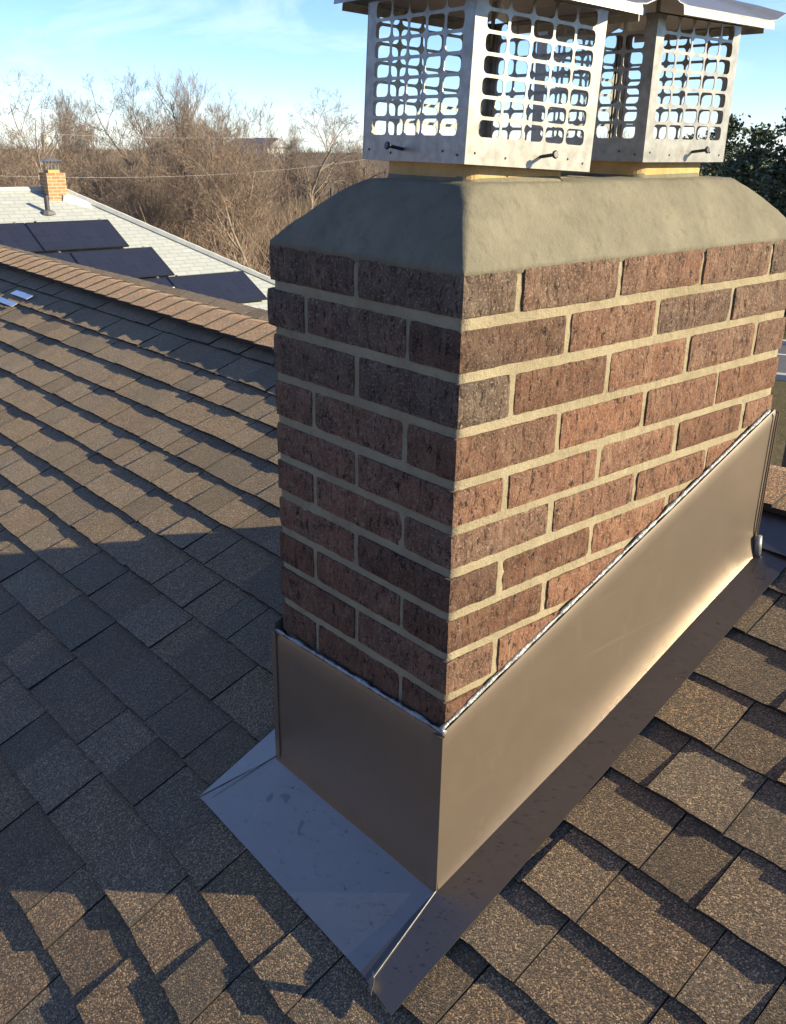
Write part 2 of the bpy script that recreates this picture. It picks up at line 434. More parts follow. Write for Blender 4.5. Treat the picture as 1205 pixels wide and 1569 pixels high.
# ------------------------------------------------------------------ chimney
CX0, CX1, CY0, CY1 = -.4064, 0.0, 0.0, .8128
chim = thing('brick_chimney', (-.2032, .4064, ZP(.4)), 'tall red brick chimney with a sloped mortar crown standing in the shingle roof', 'chimney')
def lumpy_box(x0, x1, y0, y1, z0, z1, cell, amp, rnd_s, round_=.004, sc=45):
    nx, ny, nz_ = (max(2, int(round((b - a) / cell))) for a, b in ((x0, x1), (y0, y1), (z0, z1)))
    idx = {}; v = []; f = []
    cx, cy, cz = (x0 + x1) / 2, (y0 + y1) / 2, (z0 + z1) / 2
    def V(i, j, k):
        key = (i, j, k)
        if key in idx: return idx[key]
        p = [x0 + (x1 - x0) * i / nx, y0 + (y1 - y0) * j / ny, z0 + (z1 - z0) * k / nz_]
        on = [i in (0, nx), j in (0, ny), k in (0, nz_)]; c = sum(on); d = (cx, cy, cz)
        for a in range(3):
            if on[a]:
                sg = 1 if p[a] > d[a] else -1
                pull = (round_ if c >= 2 else 0) * (.75 if c == 2 else 1.0)
                n1 = noise.noise(Vector((p[0] * sc + rnd_s, p[1] * sc - rnd_s, p[2] * sc + a * 7)))
                n2 = noise.noise(Vector((p[0] * sc * 2.7 + rnd_s, p[1] * sc * 2.7, p[2] * sc * 2.7 + a * 3)))
                p[a] -= sg * (pull * (1 + .8 * n2) - amp * (1.0 if c == 1 else .45) * (n1 + .5 * n2))
        idx[key] = len(v); v.append(p); return idx[key]
    for i in range(nx):
        for j in range(ny):
            f.append((V(i, j, 0), V(i, j + 1, 0), V(i + 1, j + 1, 0), V(i + 1, j, 0)))
            f.append((V(i, j, nz_), V(i + 1, j, nz_), V(i + 1, j + 1, nz_), V(i, j + 1, nz_)))
    for i in range(nx):
        for k in range(nz_):
            f.append((V(i, 0, k), V(i + 1, 0, k), V(i + 1, 0, k + 1), V(i, 0, k + 1)))
            f.append((V(i, ny, k), V(i, ny, k + 1), V(i + 1, ny, k + 1), V(i + 1, ny, k)))
    for j in range(ny):
        for k in range(nz_):
            f.append((V(0, j, k), V(0, j, k + 1), V(0, j + 1, k + 1), V(0, j + 1, k)))
            f.append((V(nx, j, k), V(nx, j + 1, k), V(nx, j + 1, k + 1), V(nx, j, k + 1)))
    return v, f
ZJ = [0.004, -.0635, -.1295, -.2005, -.2700, -.3325, -.3960, -.4600, -.5230, -.5900]
while len(ZJ) < 16: ZJ.append(ZJ[-1] - CH)
JT = .0112; HJ = .0085
v, f = lumpy_box(CX0 + .0034, CX1 - .0034, CY0 + .0034, CY1 - .0034, -1.02, -.005, .013, .0011, 3.3, .002, 75)
obj('mortar_joints', v, f, MAT['mortar'], chim, smooth=True)
FT = lambda y: -.637 + SL * y                 # top of the side flashing
W = .0960                                      # brick depth
br = random.Random(5)
for k in range(15):
    zt, zb = ZJ[k] - JT / 2, ZJ[k + 1] + JT / 2
    ex = {0: .005, 1: .014}.get(k, 0.0); ey = {0: .012, 1: .012}.get(k, 0.0)
    x0, x1, y0, y1 = CX0 - ex, CX1, CY0, CY1 + ey
    xm = (x0 + x1) / 2; h = MOD / 2; bl = []; J = HJ / 2
    sy = (y1 - y0) / .8128
    Y = lambda n_: y0 + n_ * MOD * sy
    if k % 2 == 0:      # short faces show two stretchers; long faces half, three, half
        for yy, sgn in ((y0, 1), (y1, -1)):
            ya, yb = (yy, yy + W) if sgn > 0 else (yy - W, yy)
            bl += [(x0, xm - J, ya, yb), (xm + J, x1, ya, yb)]
        for n_ in (.5, 1.5, 2.5):
            for xa, xb in ((x0, x0 + W), (x1 - W, x1)): bl.append((xa, xb, Y(n_) + J, Y(n_ + 1) - J))
    else:               # long faces show four stretchers; short faces half, one, half
        for n_ in range(4):
            for xa, xb in ((x0, x0 + W), (x1 - W, x1)):
                bl.append((xa, xb, Y(n_) + (J if n_ else 0), Y(n_ + 1) - (J if n_ < 3 else 0)))
        for ya, yb in ((y0, y0 + W), (y1 - W, y1)): bl.append((x0 + W + JT * .6, x1 - W - JT * .6, ya, yb))
    for xa, xb, ya, yb in bl:
        yc = (ya + yb) / 2
        lim = FT(max(ya, 0)) if xb > -.02 or xa < CX0 + .02 else (FT(0) if ya < .1 else FT(.8))
        if ya < .05: lim = min(lim, -.655)
        if zt < lim - .045: continue
        jx, jy, jz, jt = (br.uniform(-.0016, .0016) for _ in range(4))
        ln = br.uniform(-.0025, .0025)
        if xb - xa > yb - ya: xb_, xa_, ya_, yb_ = xb + (ln if xb < x1 - .01 else 0), xa, ya + jy, yb + jy
        else: xa_, xb_, ya_, yb_ = xa + jx, xb + jx, ya, yb + (ln if yb < y1 - .01 else 0)
        v, f = lumpy_box(xa_, xb_, ya_, yb_, zb + jz * .8, zt + jt * .8, .0105, .0015, br.uniform(0, 90), .0020, 70)
        v = np.array(v)
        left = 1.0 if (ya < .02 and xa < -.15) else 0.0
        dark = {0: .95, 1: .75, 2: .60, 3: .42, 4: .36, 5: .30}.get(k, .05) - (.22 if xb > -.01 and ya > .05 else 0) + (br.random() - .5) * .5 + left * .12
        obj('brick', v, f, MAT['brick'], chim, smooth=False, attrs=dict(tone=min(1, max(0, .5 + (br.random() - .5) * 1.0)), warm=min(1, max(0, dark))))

# crown: convex mortar wash
CT = .093
def ring(inset, z, rad, n=15):
    x0, x1, y0, y1 = CX0 - .003 + inset * min(2.2, .118 / max(inset, .001) + .85), CX1 + .0005 - inset, CY0 - .0005 + inset, CY1 + .011 - inset * min(2.1, .13 / max(inset, .001) + .85)
    pts = []
    def side(a, b, m_):
        return [tuple(a[i] + (b[i] - a[i]) * j / m_ for i in range(2)) for j in range(m_)]
    cs = [(x1 - rad, y0 + rad, -90), (x1 - rad, y1 - rad, 0), (x0 + rad, y1 - rad, 90), (x0 + rad, y0 + rad, 180)]
    per = []
    for q, (cx, cy, a0) in enumerate(cs):
        arc = [(cx + rad * math.cos(R(a0 + 90 * j / 5)), cy + rad * math.sin(R(a0 + 90 * j / 5))) for j in range(6)]
        nx_ = cs[(q + 1) % 4]; st = (nx_[0] + rad * math.cos(R(nx_[2])), nx_[1] + rad * math.sin(R(nx_[2])))
        per += arc[:-1] + side(arc[-1], st, 24 if q in (0, 2) else 14)
    return [(p[0], p[1], z) for p in per]
cv_, cf_ = [], []
prof = [(.0035, -.009, .003), (.0012, -.0022, .003), (.0006, .0012, .004)] + [(.067 * t, CT * (1 - (1 - t) ** 1.25), .004 + .012 * t) for t in (.04, .1, .18, .28, .38, .48, .58, .68, .78, .87, .94, 1.0)] + [(.10, CT + .002, .03), (.17, CT + .003, .03)]
for i, (ins, z, rd) in enumerate(prof):
    for p in ring(ins, z, rd):
        a = .0017 if 2 < i else .001
        d = a * (nse(p, 22, 4) + .6 * nse(p, 60, 9))
        if i in (1, 2): p = (p[0], p[1], p[2] + .0035 * nse((p[0], p[1], 0), 55, 2))
        elif 2 < i < 14: p = (p[0] + d * .6, p[1] - d * .6, p[2] + d)
        else: p = (p[0], p[1], p[2] + d)
        cv_.append(p)
npr = len(cv_) // len(prof)
for i in range(len(prof) - 1):
    for j in range(npr):
        j2 = (j + 1) % npr; cf_.append((i * npr + j, i * npr + j2, (i + 1) * npr + j2, (i + 1) * npr + j))
cf_.append(tuple((len(prof) - 1) * npr + j for j in range(npr)))
obj('mortar_crown', cv_, cf_, MAT['crown'], chim, smooth=True)

def rrect(cx, cy, hx, hy, r_, yaw, n=6):
    o_ = []
    for q, (sx, sy, a0) in enumerate(((1, -1, -90), (1, 1, 0), (-1, 1, 90), (-1, -1, 180))):
        for j in range(n + 1):
            a = R(a0 + 90 * j / n); o_.append((sx * (hx - r_) + r_ * math.cos(a), sy * (hy - r_) + r_ * math.sin(a)))
    c, s = math.cos(yaw), math.sin(yaw)
    return [(cx + c * x - s * y, cy + s * x + c * y) for x, y in o_]
def flue(cx, cy, hw, yaw):
    out, inn = rrect(cx, cy, hw, hw, .022, yaw), rrect(cx, cy, hw - .018, hw - .018, .014, yaw); n = len(out)
    v = [(x, y, CT - .02) for x, y in out] + [(x, y, .135) for x, y in out] + [(x, y, .135) for x, y in inn] + [(x, y, CT - .02) for x, y in inn]
    f = [(a * n + j, a * n + (j + 1) % n, (a + 1) * n + (j + 1) % n, (a + 1) * n + j) for a in range(3) for j in range(n)]
    fl = obj('flue_tile', v, f, MAT['flue'], chim, smooth=False)
    cv2, cf2 = [], []                                     # ragged mortar fillet round the flue foot
    big, n2 = rrect(cx, cy, hw + .005, hw + .005, .025, yaw), n
    for j in range(n):
        for (x, y), z in ((big[j], CT - .014), (out[j], CT + .006)):
            d = nse((x, y, z), 70, 5)
            cv2.append((x, y, z + .004 * d))
    for j in range(n): cf2.append((2 * j, 2 * ((j + 1) % n), 2 * ((j + 1) % n) + 1, 2 * j + 1))
    obj('mortar_fillet', cv2, cf2, MAT['crown'], chim, smooth=True)
YAW1 = -R(5.0)
CAP1 = (-.070, .063, .1160, .221, YAW1, -.047); CAP2 = (-.070, .430, .1170, .218, 0.0, -.002)
def cap_centre(c):
    x, y, z, w, a, tl = c; ux = Vector((math.cos(a), math.sin(a), 0)); uy = Vector((-math.sin(a), math.cos(a), 0))
    return Vector((x, y, 0)) - ux * (w / 2) + uy * (w / 2), ux, uy
for c in (CAP1, CAP2):
    o_, ux, uy = cap_centre(c); flue(o_.x, o_.y, .090, c[4])

# ------------------------------------------------------------------ caps on the flues
def panel(w, h, band, rows, cols, th=.0011):
    """perforated sheet in local (u along the width, v up), closed, with rounded openings"""
    mb = MB(); mu = .0165; pu = (w - 2 * mu) / cols; pv = .0235; r_ = .0060; gap = .0020
    def cell(u0, u1, v0, v1):
        iu0, iu1, iv0, iv1 = u0 + gap, u1 - gap, v0 + gap, v1 - gap; N = 3
        inn = []
        for cx, cy, a0 in ((iu1 - r_, iv0 + r_, -90), (iu1 - r_, iv1 - r_, 0), (iu0 + r_, iv1 - r_, 90), (iu0 + r_, iv0 + r_, 180)):
            for j in range(N + 1):
                a = R(a0 + 90 * j / N); inn.append((cx + r_ * math.cos(a), cy + r_ * math.sin(a)))
        out = [(u1, v0), (u1, v1), (u0, v1), (u0, v0)]
        n = len(inn)
        v = [(u, v_, 0) for u, v_ in out + inn] + [(u, v_, -th) for u, v_ in out + inn]; b = 4 + n
        f = []
        for q in range(4):
            for j in range(N):
                i0 = 4 + q * (N + 1) + j; f.append((q, i0 + 1, i0)); f.append((b + q, b + i0, b + i0 + 1))
            e = 4 + q * (N + 1) + N; s = 4 + ((q + 1) % 4) * (N + 1)
            f.append((q, (q + 1) % 4, s, e)); f.append((b + q, b + e, b + s, b + (q + 1) % 4))
        for j in range(n):
            a, c = 4 + j, 4 + (j + 1) % n; f.append((a, c, b + c, b + a))
        mb.add(v, f)
    top = band + rows * pv
    for i in range(cols):
        for j in range(rows): cell(mu + i * pu, mu + (i + 1) * pu, band + j * pv, band + (j + 1) * pv)
    for u0, u1, v0, v1 in ((0, w, 0, band), (0, w, top, h), (0, mu, band, top), (w - mu, w, band, top)): mb.box(u0, u1, v0, v1, -th, 0)
    mb.box(.0015, .0026, band + .004, h, -.014, -.0012); mb.box(w - .0026, w - .0015, band + .004, h, -.014, -.0012)  # folded flanges
    return mb
def cap(c, name, label):
    x, y, z, w, a, tl = c
    ctr, ux, uy = cap_centre(c)
    uy = Vector((uy.x, uy.y, tl)).normalized(); uz = ux.cross(uy).normalized()
    base = Vector((ctr.x, ctr.y, z + tl * w / 2))
    t = thing(name, base, label, 'chimney cap', 'perforated steel chimney caps')
    H = .193; rows, cols = 7, 5
    pm = panel(w, H, .030, rows, cols)
    for q in range(4):
        d, n_ = ((uy, ux), (-ux, uy), (-uy, -ux), (ux, -uy))[q]
        o_ = base + n_ * (w / 2) - d * (w / 2)
        ins = .0 if q % 2 == 0 else .0013
        vv = [o_ - n_ * (0) + d * (u * (1 - 2 * ins / w) + ins) + uz * v_ + n_ * (zz - ins * .2) for u, v_, zz in pm.v]
        obj('side_panel', vv, pm.f, MAT['steel'], t)
        # clamping screw through the lower band, head outwards
        s0 = o_ + d * (w * (.58 if q == 0 else .42 if q == 3 else .5)) + uz * .0135
        ax = (n_ + Vector((0, 0, .12))).normalized()
        mb = MB(); pts = [s0 - n_ * .012 + ax * i * .0022 for i in range(17)]
        mb.tube(pts, [.0021 + .0004 * (i % 2) for i in range(17)], 8)
        hd = pts[-1]; mb.tube([hd, hd + ax * .0012, hd + ax * .0030, hd + ax * .0040], [.0030, .0052, .0052, .0040], 8)
        mb.build('clamp_screw', MAT['screw'], t)
        for fr in (.07, .30, .80, .93):
            mb = MB(); p0 = o_ + d * (w * fr) + uz * (.012 + .004 * math.sin(fr * 40)); mb.tube([p0, p0 + n_ * .0009], [.0017, .0012], 8)
            mb.build('rivet', MAT['screw'], t)
    # lid: shallow pyramid with turned-down hems and pinched corners
    hw = w / 2 + .045; zt = H - .003; mb = MB()
    L = lambda u, v_, zz: base + ux * u + uy * v_ + uz * zz
    n = 12; ring_o, ring_m = [], []
    for q in range(4):
        for j in range(n):
            f_ = -1 + 2 * j / n
            u, v_ = ((hw, f_ * hw), (-f_ * hw, hw), (-hw, -f_ * hw), (f_ * hw, -hw))[q]
            edge = min(1 - abs(f_), 1) * hw
            pin = max(0, 1 - edge / .034) ; ring_o.append((u, v_, zt + .008 + .014 * pin)); ring_m.append((u * .80, v_ * .80, zt + .022 + .010 * pin))
    N = len(ring_o); v = [L(*p) for p in ring_o] + [L(*p) for p in ring_m] + [L(u * .25, v_ * .25, zt + .056) for u, v_, _ in ring_m] + [L(0, 0, zt + .064)]
    f = [(a_ * N + j, a_ * N + (j + 1) % N, (a_ + 1) * N + (j + 1) % N, (a_ + 1) * N + j) for a_ in range(2) for j in range(N)]
    f += [(2 * N + j, 2 * N + (j + 1) % N, 3 * N) for j in range(N)]
    v2 = [p - uz * .0012 for p in v]; b = len(v); f2 = [tuple(b + i for i in reversed(q)) for q in f]
    f3 = [((j + 1) % N, j, b + j, b + (j + 1) % N) for j in range(N)]
    lid = sub(obj('lid', v + v2, f + f2 + f3, MAT['lidsteel'], t, smooth=False))
    for q in range(4):
        d, n_ = ((uy, ux), (-ux, uy), (-uy, -ux), (ux, -uy))[q]; e = hw - .034
        g = [[base + n_ * (hw + o1) + d * s_ + uz * (zt + .0088 - o2) for s_ in (-e, -e / 3, e / 3, e)] for o1, o2 in ((0, 0), (.0015, .004), (.0025, .012))]
        mb = MB(); mb.sheet(g, .0012, n_); mb.build('lid_hem', MAT['steel'], lid)
    mb = MB()
    for sx in (-1, 1):
        for sy in (-1, 1):                                   # lid straps down to the panels
            p0 = L(sx * (w / 2 - .004), sy * (w / 2 - .004), H - .03); p1 = L(sx * (w / 2 - .010), sy * (w / 2 - .010), zt + .032)
            mb = MB(); mb.tube([p0, p1], .003, 6); mb.build('lid_strap', MAT['steel'], lid)
    return t
cap(CAP1, 'steel_flue_cage', 'tilted perforated steel chimney cap on the flue nearer the brick corner in front')
cap(CAP2, 'steel_flue_cage', 'level perforated steel chimney cap on the rear flue, over the long sunlit side')

# ------------------------------------------------------------------ flashing
fl = thing('chimney_flashing', (0, 0, ZP(0)), 'bronze metal flashing folded around the foot of the brick chimney', 'flashing')
FX, FY = .010, -.010
def side_pt(y, t, sgn=1):       # t: 0 at the roof .. 1 at the top edge
    hgt = .289; z = ZP(y) + .006 + (hgt - .004) * t
    up_ = t * hgt; tight = min(1, max(0, (y + .02) / .35))
    R_ = .020 + .050 * tight
    fl_ = (.003 + .0090 * tight) * max(0, 1 - up_ / R_) ** 2
    x = FX + fl_ + .0004 * noise.noise(Vector((y * 5, t * 2.2, 7)))
    if t > .97: x -= .003
    return Vector((x if sgn > 0 else -.4064 - x, y, z))
ts = [0, .02, .045, .07, .1, .13, .17, .21, .26, .32, .4, .5, .6, .7, .8, .9, .965, 1.0]
mb = MB(); g = [[side_pt(FY + (.812 - FY + .0) * j / 40 + .0, t) for j in range(41)] for t in ts]; mb.sheet(g, .0012, (1, 0, 0))
mb.build('side_wall', MAT['bronze'], fl, smooth=True, sharp=True, label='sunlit tan side wall of the flashing rising with the roof')
mb = MB(); g = [[side_pt(FY + (.812 - FY) * j / 10, t, -1) for j in range(11)] for t in ts[::3] + [1.0]]; mb.sheet(g, .0012, (-1, 0, 0))
mb.build('side_wall', MAT['bronze'], fl, smooth=True, sharp=True)
mb = MB(); g = []
for t in (0, .03, .07, .15, .3, .5, .7, .85, .96, 1.0):
    row = []
    for j in range(17):
        x = -.4064 - FX + (.4064 + 2 * FX) * j / 16
        zt_ = -.655 + .016 * j / 16; z0_ = ZP(FY) + .004
        row.append(Vector((x, FY - .0015 - .004 * max(0, 1 - t / .1) ** 2 - .0004 * noise.noise(Vector((x * 6, t * 2, 2))) + (.003 if t > .97 else 0), z0_ + (zt_ - z0_) * t)))
    g.append(row)
mb.sheet(g, .0012, (0, -1, 0)); mb.build('front_wall', MAT['bronze'], fl, smooth=True, sharp=True, label='shaded front wall of the flashing above the apron')
mb = MB(); g = [[Vector((-.4064 - FX + (.4064 + 2 * FX) * j / 6, CY1 + .012, ZP(CY1) + .004 + .28 * t)) for j in range(7)] for t in (0, .5, 1)]
mb.sheet(g, .0012, (0, 1, 0)); mb.build('back_wall', MAT['bronze'], fl)
# folded seams at the two front corners and the far corner
mb = MB(); mb.add([(FX + .0022, FY - .0045, -.640), (FX + .0022, FY - .0045, ZP(FY) + .006), (FX - .020, FY - .0045, ZP(FY) + .006), (FX - .020, FY - .0045, -.642),
                   (FX + .0022, FY - .0022, -.640), (FX + .0022, FY - .0022, ZP(FY) + .006), (FX - .020, FY - .0022, ZP(FY) + .006), (FX - .020, FY - .0022, -.642)],
                  [(0, 1, 2, 3), (4, 7, 6, 5), (0, 4, 5, 1), (1, 5, 6, 2), (2, 6, 7, 3), (3, 7, 4, 0)])
mb.build('corner_seam', MAT['bronze'], fl)
mb = MB(); xl = -.4064 - FX; mb.box(xl - .0022, xl + .010, FY - .0042, FY - .0020, ZP(FY) + .006, -.656); mb.build('corner_seam', MAT['bronze'], fl)
mb = MB(); ye = .812; mb.tube([(FX + .004, ye - .006, ZP(ye) + .03), (FX + .004, ye - .006, ZP(ye) + .286)], .0018, 8); mb.build('corner_seam', MAT['bronze'], fl)
mb = MB(); mb.tube([(FX + .014, ye - .004, ZP(ye) + .004), (FX + .010, ye - .004, ZP(ye) + .045)], .007, 10); mb.build('folded_tab', MAT['steel'], fl, smooth=True)
# plates on the roof
def plate(name, corners, mat, lift, nu, nv, wav=.0008, label=None, dip=0.0):
    (a, b, c, d) = corners; g = []
    for i in range(nv + 1):
        row = []
        for j in range(nu + 1):
            u, w_ = j / nu, i / nv
            x = (a[0] * (1 - u) + b[0] * u) * (1 - w_) + (d[0] * (1 - u) + c[0] * u) * w_
            y = (a[1] * (1 - u) + b[1] * u) * (1 - w_) + (d[1] * (1 - u) + c[1] * u) * w_
            row.append(RP(x, y, lift + wav * noise.noise(Vector((x * 7, y * 7, lift * 900))) - dip * w_))
        g.append(row)
    mb = MB(); mb.sheet(g, .0014, NRM); return mb.build(name, mat, fl, smooth=False, label=label)
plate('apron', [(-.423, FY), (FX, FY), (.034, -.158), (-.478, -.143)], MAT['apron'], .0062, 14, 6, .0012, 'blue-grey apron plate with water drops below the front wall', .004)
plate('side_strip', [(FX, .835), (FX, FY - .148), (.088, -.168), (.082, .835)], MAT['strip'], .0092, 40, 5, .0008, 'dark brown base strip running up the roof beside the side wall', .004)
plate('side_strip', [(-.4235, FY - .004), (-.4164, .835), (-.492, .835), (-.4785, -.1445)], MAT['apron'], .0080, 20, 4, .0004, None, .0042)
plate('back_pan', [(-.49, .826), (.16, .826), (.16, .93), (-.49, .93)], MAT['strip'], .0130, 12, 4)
# hem line of the apron and the bright cut edge
mb = MB(); mb.tube([RP(FX + .001 + .022 * t, FY - .147 * t, .0102 - .004 * t * 0) for t in np.linspace(0, 1, 9)], .0009, 6); mb.build('hem', MAT['steel'], fl)
mb = MB(); mb.tube([RP(-.424 - .036 * t, FY - .118 * t, .0075) for t in np.linspace(0, 1, 9)], .0008, 6); mb.build('hem', MAT['steel'], fl)
mb = MB(); g = [[RP(.034 + .012 * u, -.158 - .007 * u - .004 * w_, .0115 - .006 * w_) for u in (0, .5, 1)] for w_ in (-2.5, 0, 1)]
mb.sheet(g, .001, NRM); mb.build('folded_tab', MAT['steel'], fl)
# sealant bead along the upper edge
sb = random.Random(9)
mb = MB(); pts, rr = [], []
for j in range(101):
    y = FY + (.80 - FY) * j / 100; p = side_pt(y, 1.0); w_ = noise.noise(Vector((y * 24, 1, 1))) + .7 * noise.noise(Vector((y * 70, 4, 1)))
    pts.append(Vector((p.x - .0048, y, p.z + .0030 + .0012 * w_))); rr.append(max(.0012, .0031 + .0026 * w_))
mb.tube(pts, rr, 8); mb.build('sealant_bead', MAT['bead'], fl, smooth=True)
mb = MB(); pts, rr = [], []
for j in range(61):
    x = -.4064 - .008 + (.4064 + .016) * j / 60; w_ = noise.noise(Vector((x * 30, 2, 1))) + .7 * noise.noise(Vector((x * 80, 7, 1)))
    pts.append(Vector((x, FY + .0035, -.655 + .016 * (x + .4164) / .4264 + .003 + .0012 * w_))); rr.append(max(.0012, .0031 + .0026 * w_))
mb.tube(pts, rr, 8); mb.build('sealant_bead', MAT['bead'], fl, smooth=True)
# water drops
mb = MB()
def drop(p, n_, r_):
    a = n_.orthogonal().normalized(); b = n_.cross(a); v = []
    el = sb.uniform(.8, 1.3)
    for hh, rr_ in ((0, 1.0), (.35, .88), (.58, .5)):
        for q in range(7): v.append(p + (a * math.cos(q * .8976) * el + b * math.sin(q * .8976)) * r_ * rr_ + n_ * r_ * hh)
    v.append(p + n_ * r_ * .66)
    f = [(i * 7 + q, i * 7 + (q + 1) % 7, (i + 1) * 7 + (q + 1) % 7, (i + 1) * 7 + q) for i in range(2) for q in range(7)] + [(14 + q, 14 + (q + 1) % 7, 21) for q in range(7)]
    mb.add(v, f)
for _ in range(170):
    x, y = sb.uniform(-.46, .02), sb.uniform(-.145, -.02); w_ = (FY - y) / .148
    drop(RP(x, y, .0066 - .004 * w_), NRM, sb.choice((.0006, .0008, .001, .0014, .0021)))
for _ in range(330):
    x, y = sb.uniform(.02, .082), sb.uniform(-.155, .82); w_ = (x - FX) / .075
    drop(RP(x, y, .0096 - .004 * w_), NRM, sb.choice((.0005, .0006, .0008, .001, .0015)))
for _ in range(60): drop(RP(sb.uniform(-.45, .0), sb.uniform(-.145, -.02), .0050), NRM, sb.choice((.0018, .0026)))
for _ in range(60):
    x = sb.uniform(.03, .08); drop(RP(x, sb.uniform(-.155, .8), .0094 - .004 * (x - FX) / .075), NRM, sb.choice((.0014, .0021)))
for _ in range(70):
    y, t = sb.uniform(0, .8), sb.uniform(.1, .9) ** 2; drop(side_pt(y, t), Vector((1, 0, 0)), sb.choice((.0006, .0008)))
mb.build('water_drops', MAT['water'], fl, smooth=True, kind='stuff')

# ------------------------------------------------------------------ neighbouring house
NB = math.radians(178); HV = Vector((math.cos(NB), math.sin(NB), 0)); HH = Vector((math.sin(NB), -math.cos(NB), 0)); NS = .46
C0 = Vector((CAM[0], CAM[1], 0))
def NP(h, v, lift=0.0):   # on the roof plane of the neighbour that faces us; h along its ridge, v away from us
    n_ = (-HV * NS + Vector((0, 0, 1))).normalized()
    return C0 + HH * h + HV * v + Vector((0, 0, -1.02 + NS * (v - 21.08))) + n_ * lift
def m_nroof():
    t = NT('pale_grey_shingle'); u = t.pos((1, 1, 1), 'UV')
    bk = t.node('ShaderNodeTexBrick'); t.l.new(u, bk.inputs['Vector'])
    for k_, v_ in (('Scale', 1.0), ('Mortar Size', .011), ('Brick Width', .30), ('Row Height', .14), ('Bias', 0)): bk.inputs[k_].default_value = v_
    bk.inputs['Color1'].default_value = (.42, .44, .42, 1); bk.inputs['Color2'].default_value = (.37, .39, .375, 1); bk.inputs['Mortar'].default_value = (.27, .285, .275, 1)
    c = t.mix(t.ramp(t.noise(u, 7, 4), [(.3, 0.0), (.7, .3)]), bk.outputs['Color'], (.30, .31, .28))
    return t.fin(c, .9, 0, t.bump(bk.outputs['Fac'], -.5, .01), .2)
nh = thing('neighbour_house', tuple(C0 + HH * 2 + HV * 21 + Vector((0, 0, GROUND))), 'house with pale grey shingle hip roof carrying black solar panels beyond the ridge', 'house')
EV = 14.6; hl, hr = -4.0, 7.75; dv = 21.08 - EV
ze = -1.02 - NS * dv
A = lambda h, v, z: C0 + HH * h + HV * v + Vector((0, 0, z))
rL, rR = A(hl, 21.08, -1.02), A(hr, 21.08, -1.02)
e = [A(hl - dv, EV, ze), A(hr + dv * .78, EV, ze), A(hr + dv * .78, 21.08 + dv, ze), A(hl - dv, 21.08 + dv, ze)]
rv = [rL, rR] + e + [p - Vector((0, 0, .2)) for p in e]
uvs = [(hl, dv * 1.1), (hr, dv * 1.1), (hl - dv, 0), (hr + dv * .78, 0), (hr + dv * .78, 0), (hl - dv, 0)] + [(0, 0)] * 4
nroof = sub(obj('roof', rv, [(2, 3, 1, 0), (3, 4, 1), (4, 5, 0, 1), (5, 2, 0), (3, 2, 6, 7), (4, 3, 7, 8), (5, 4, 8, 9), (2, 5, 9, 6), (6, 9, 8, 7)], m_nroof(), nh, uv=uvs))
m_cap2 = m_plain('pale_hip_cap', (.40, .41, .39), .9)
m_white = m_plain('white_trim', (.75, .76, .76), .5)
m_blk = m_plain('dark_pipe', (.05, .05, .055), .5)
for a, b in ((rR, e[1]), (rL, rR)):
    mb = MB(); n_ = 40
    mb.tube([a.lerp(b, i / n_) + Vector((0, 0, .01)) for i in range(n_ + 1)], [.075 + .006 * (i % 2) for i in range(n_ + 1)], 6); mb.build('hip_cap', m_cap2, nroof)
w0, w1 = A(hl - dv + .5, EV + .5, GROUND), A(hr + dv * .78 - .5, 21.08 + dv - .5, ze - .1)
mb = MB(); ww = [A(h, v, z) for z in (GROUND, ze - .1) for h, v in ((hl - dv + .5, EV + .5), (hr + dv * .78 - .5, EV + .5), (hr + dv * .78 - .5, 21.08 + dv - .5), (hl - dv + .5, 21.08 + dv - .5))]
mb.add(ww, [(0, 1, 5, 4), (1, 2, 6, 5), (2, 3, 7, 6), (3, 0, 4, 7)]); nwall = sub(mb.build('wall', m_plain('pale_siding', (.55, .54, .50), .8), nh))
for hq in (-6, -2.5, 1.5, 5.5, 9.0):
    mb = MB(); p = [A(hq + dx, EV + .47, z) for dx, z in ((0, ze - 1.9), (1.1, ze - 1.9), (1.1, ze - .6), (0, ze - .6))]
    mb.sheet([[p[0], p[1]], [p[3], p[2]]], .05, -HV); mb.build('window', m_plain('dark_glass', (.03, .035, .04), .08), nwall)
# its chimney
def m_nbrick():
    t = NT('orange_brick'); u = t.pos((1, 1, 1), 'UV'); bk = t.node('ShaderNodeTexBrick'); t.l.new(u, bk.inputs['Vector'])
    for k_, v_ in (('Scale', 1.0), ('Mortar Size', .009), ('Brick Width', .21), ('Row Height', .072)): bk.inputs[k_].default_value = v_
    bk.inputs['Color1'].default_value = (.42, .225, .105, 1); bk.inputs['Color2'].default_value = (.30, .155, .075, 1); bk.inputs['Mortar'].default_value = (.42, .36, .27, 1)
    return t.fin(bk.outputs['Color'], .9, 0, t.bump(bk.outputs['Fac'], -.6, .01), .2)
def nbox(h0, h1, v0, v1, z0, z1, jag=0):
    p = [A(h, v, z) for z in (z0, z1) for h, v in ((h0, v0), (h1, v0), (h1, v1), (h0, v1))]
    return p, [(0, 1, 5, 4), (1, 2, 6, 5), (2, 3, 7, 6), (3, 0, 4, 7), (4, 5, 6, 7)]
vv, ff_ = [], []; uu = []
for fce in range(5):
    p, f = nbox(7.34, 7.74, 20.66, 21.10, -1.6, -.66)
    q = [p[i] for i in f[fce]]; b = len(vv); vv += q; ff_.append((b, b + 1, b + 2, b + 3))
    uu += [(0, 0), (.44 if fce % 2 == 0 else .6, 0), (.44 if fce % 2 == 0 else .6, 1.0), (0, 1.0)]
nch = sub(obj('chimney', vv, ff_, m_nbrick(), nh, uv=uu))
p, f = nbox(7.42, 7.66, 20.76, 21.00, -.66, -.60); obj('flue', p, f, MAT['flue'], nch)
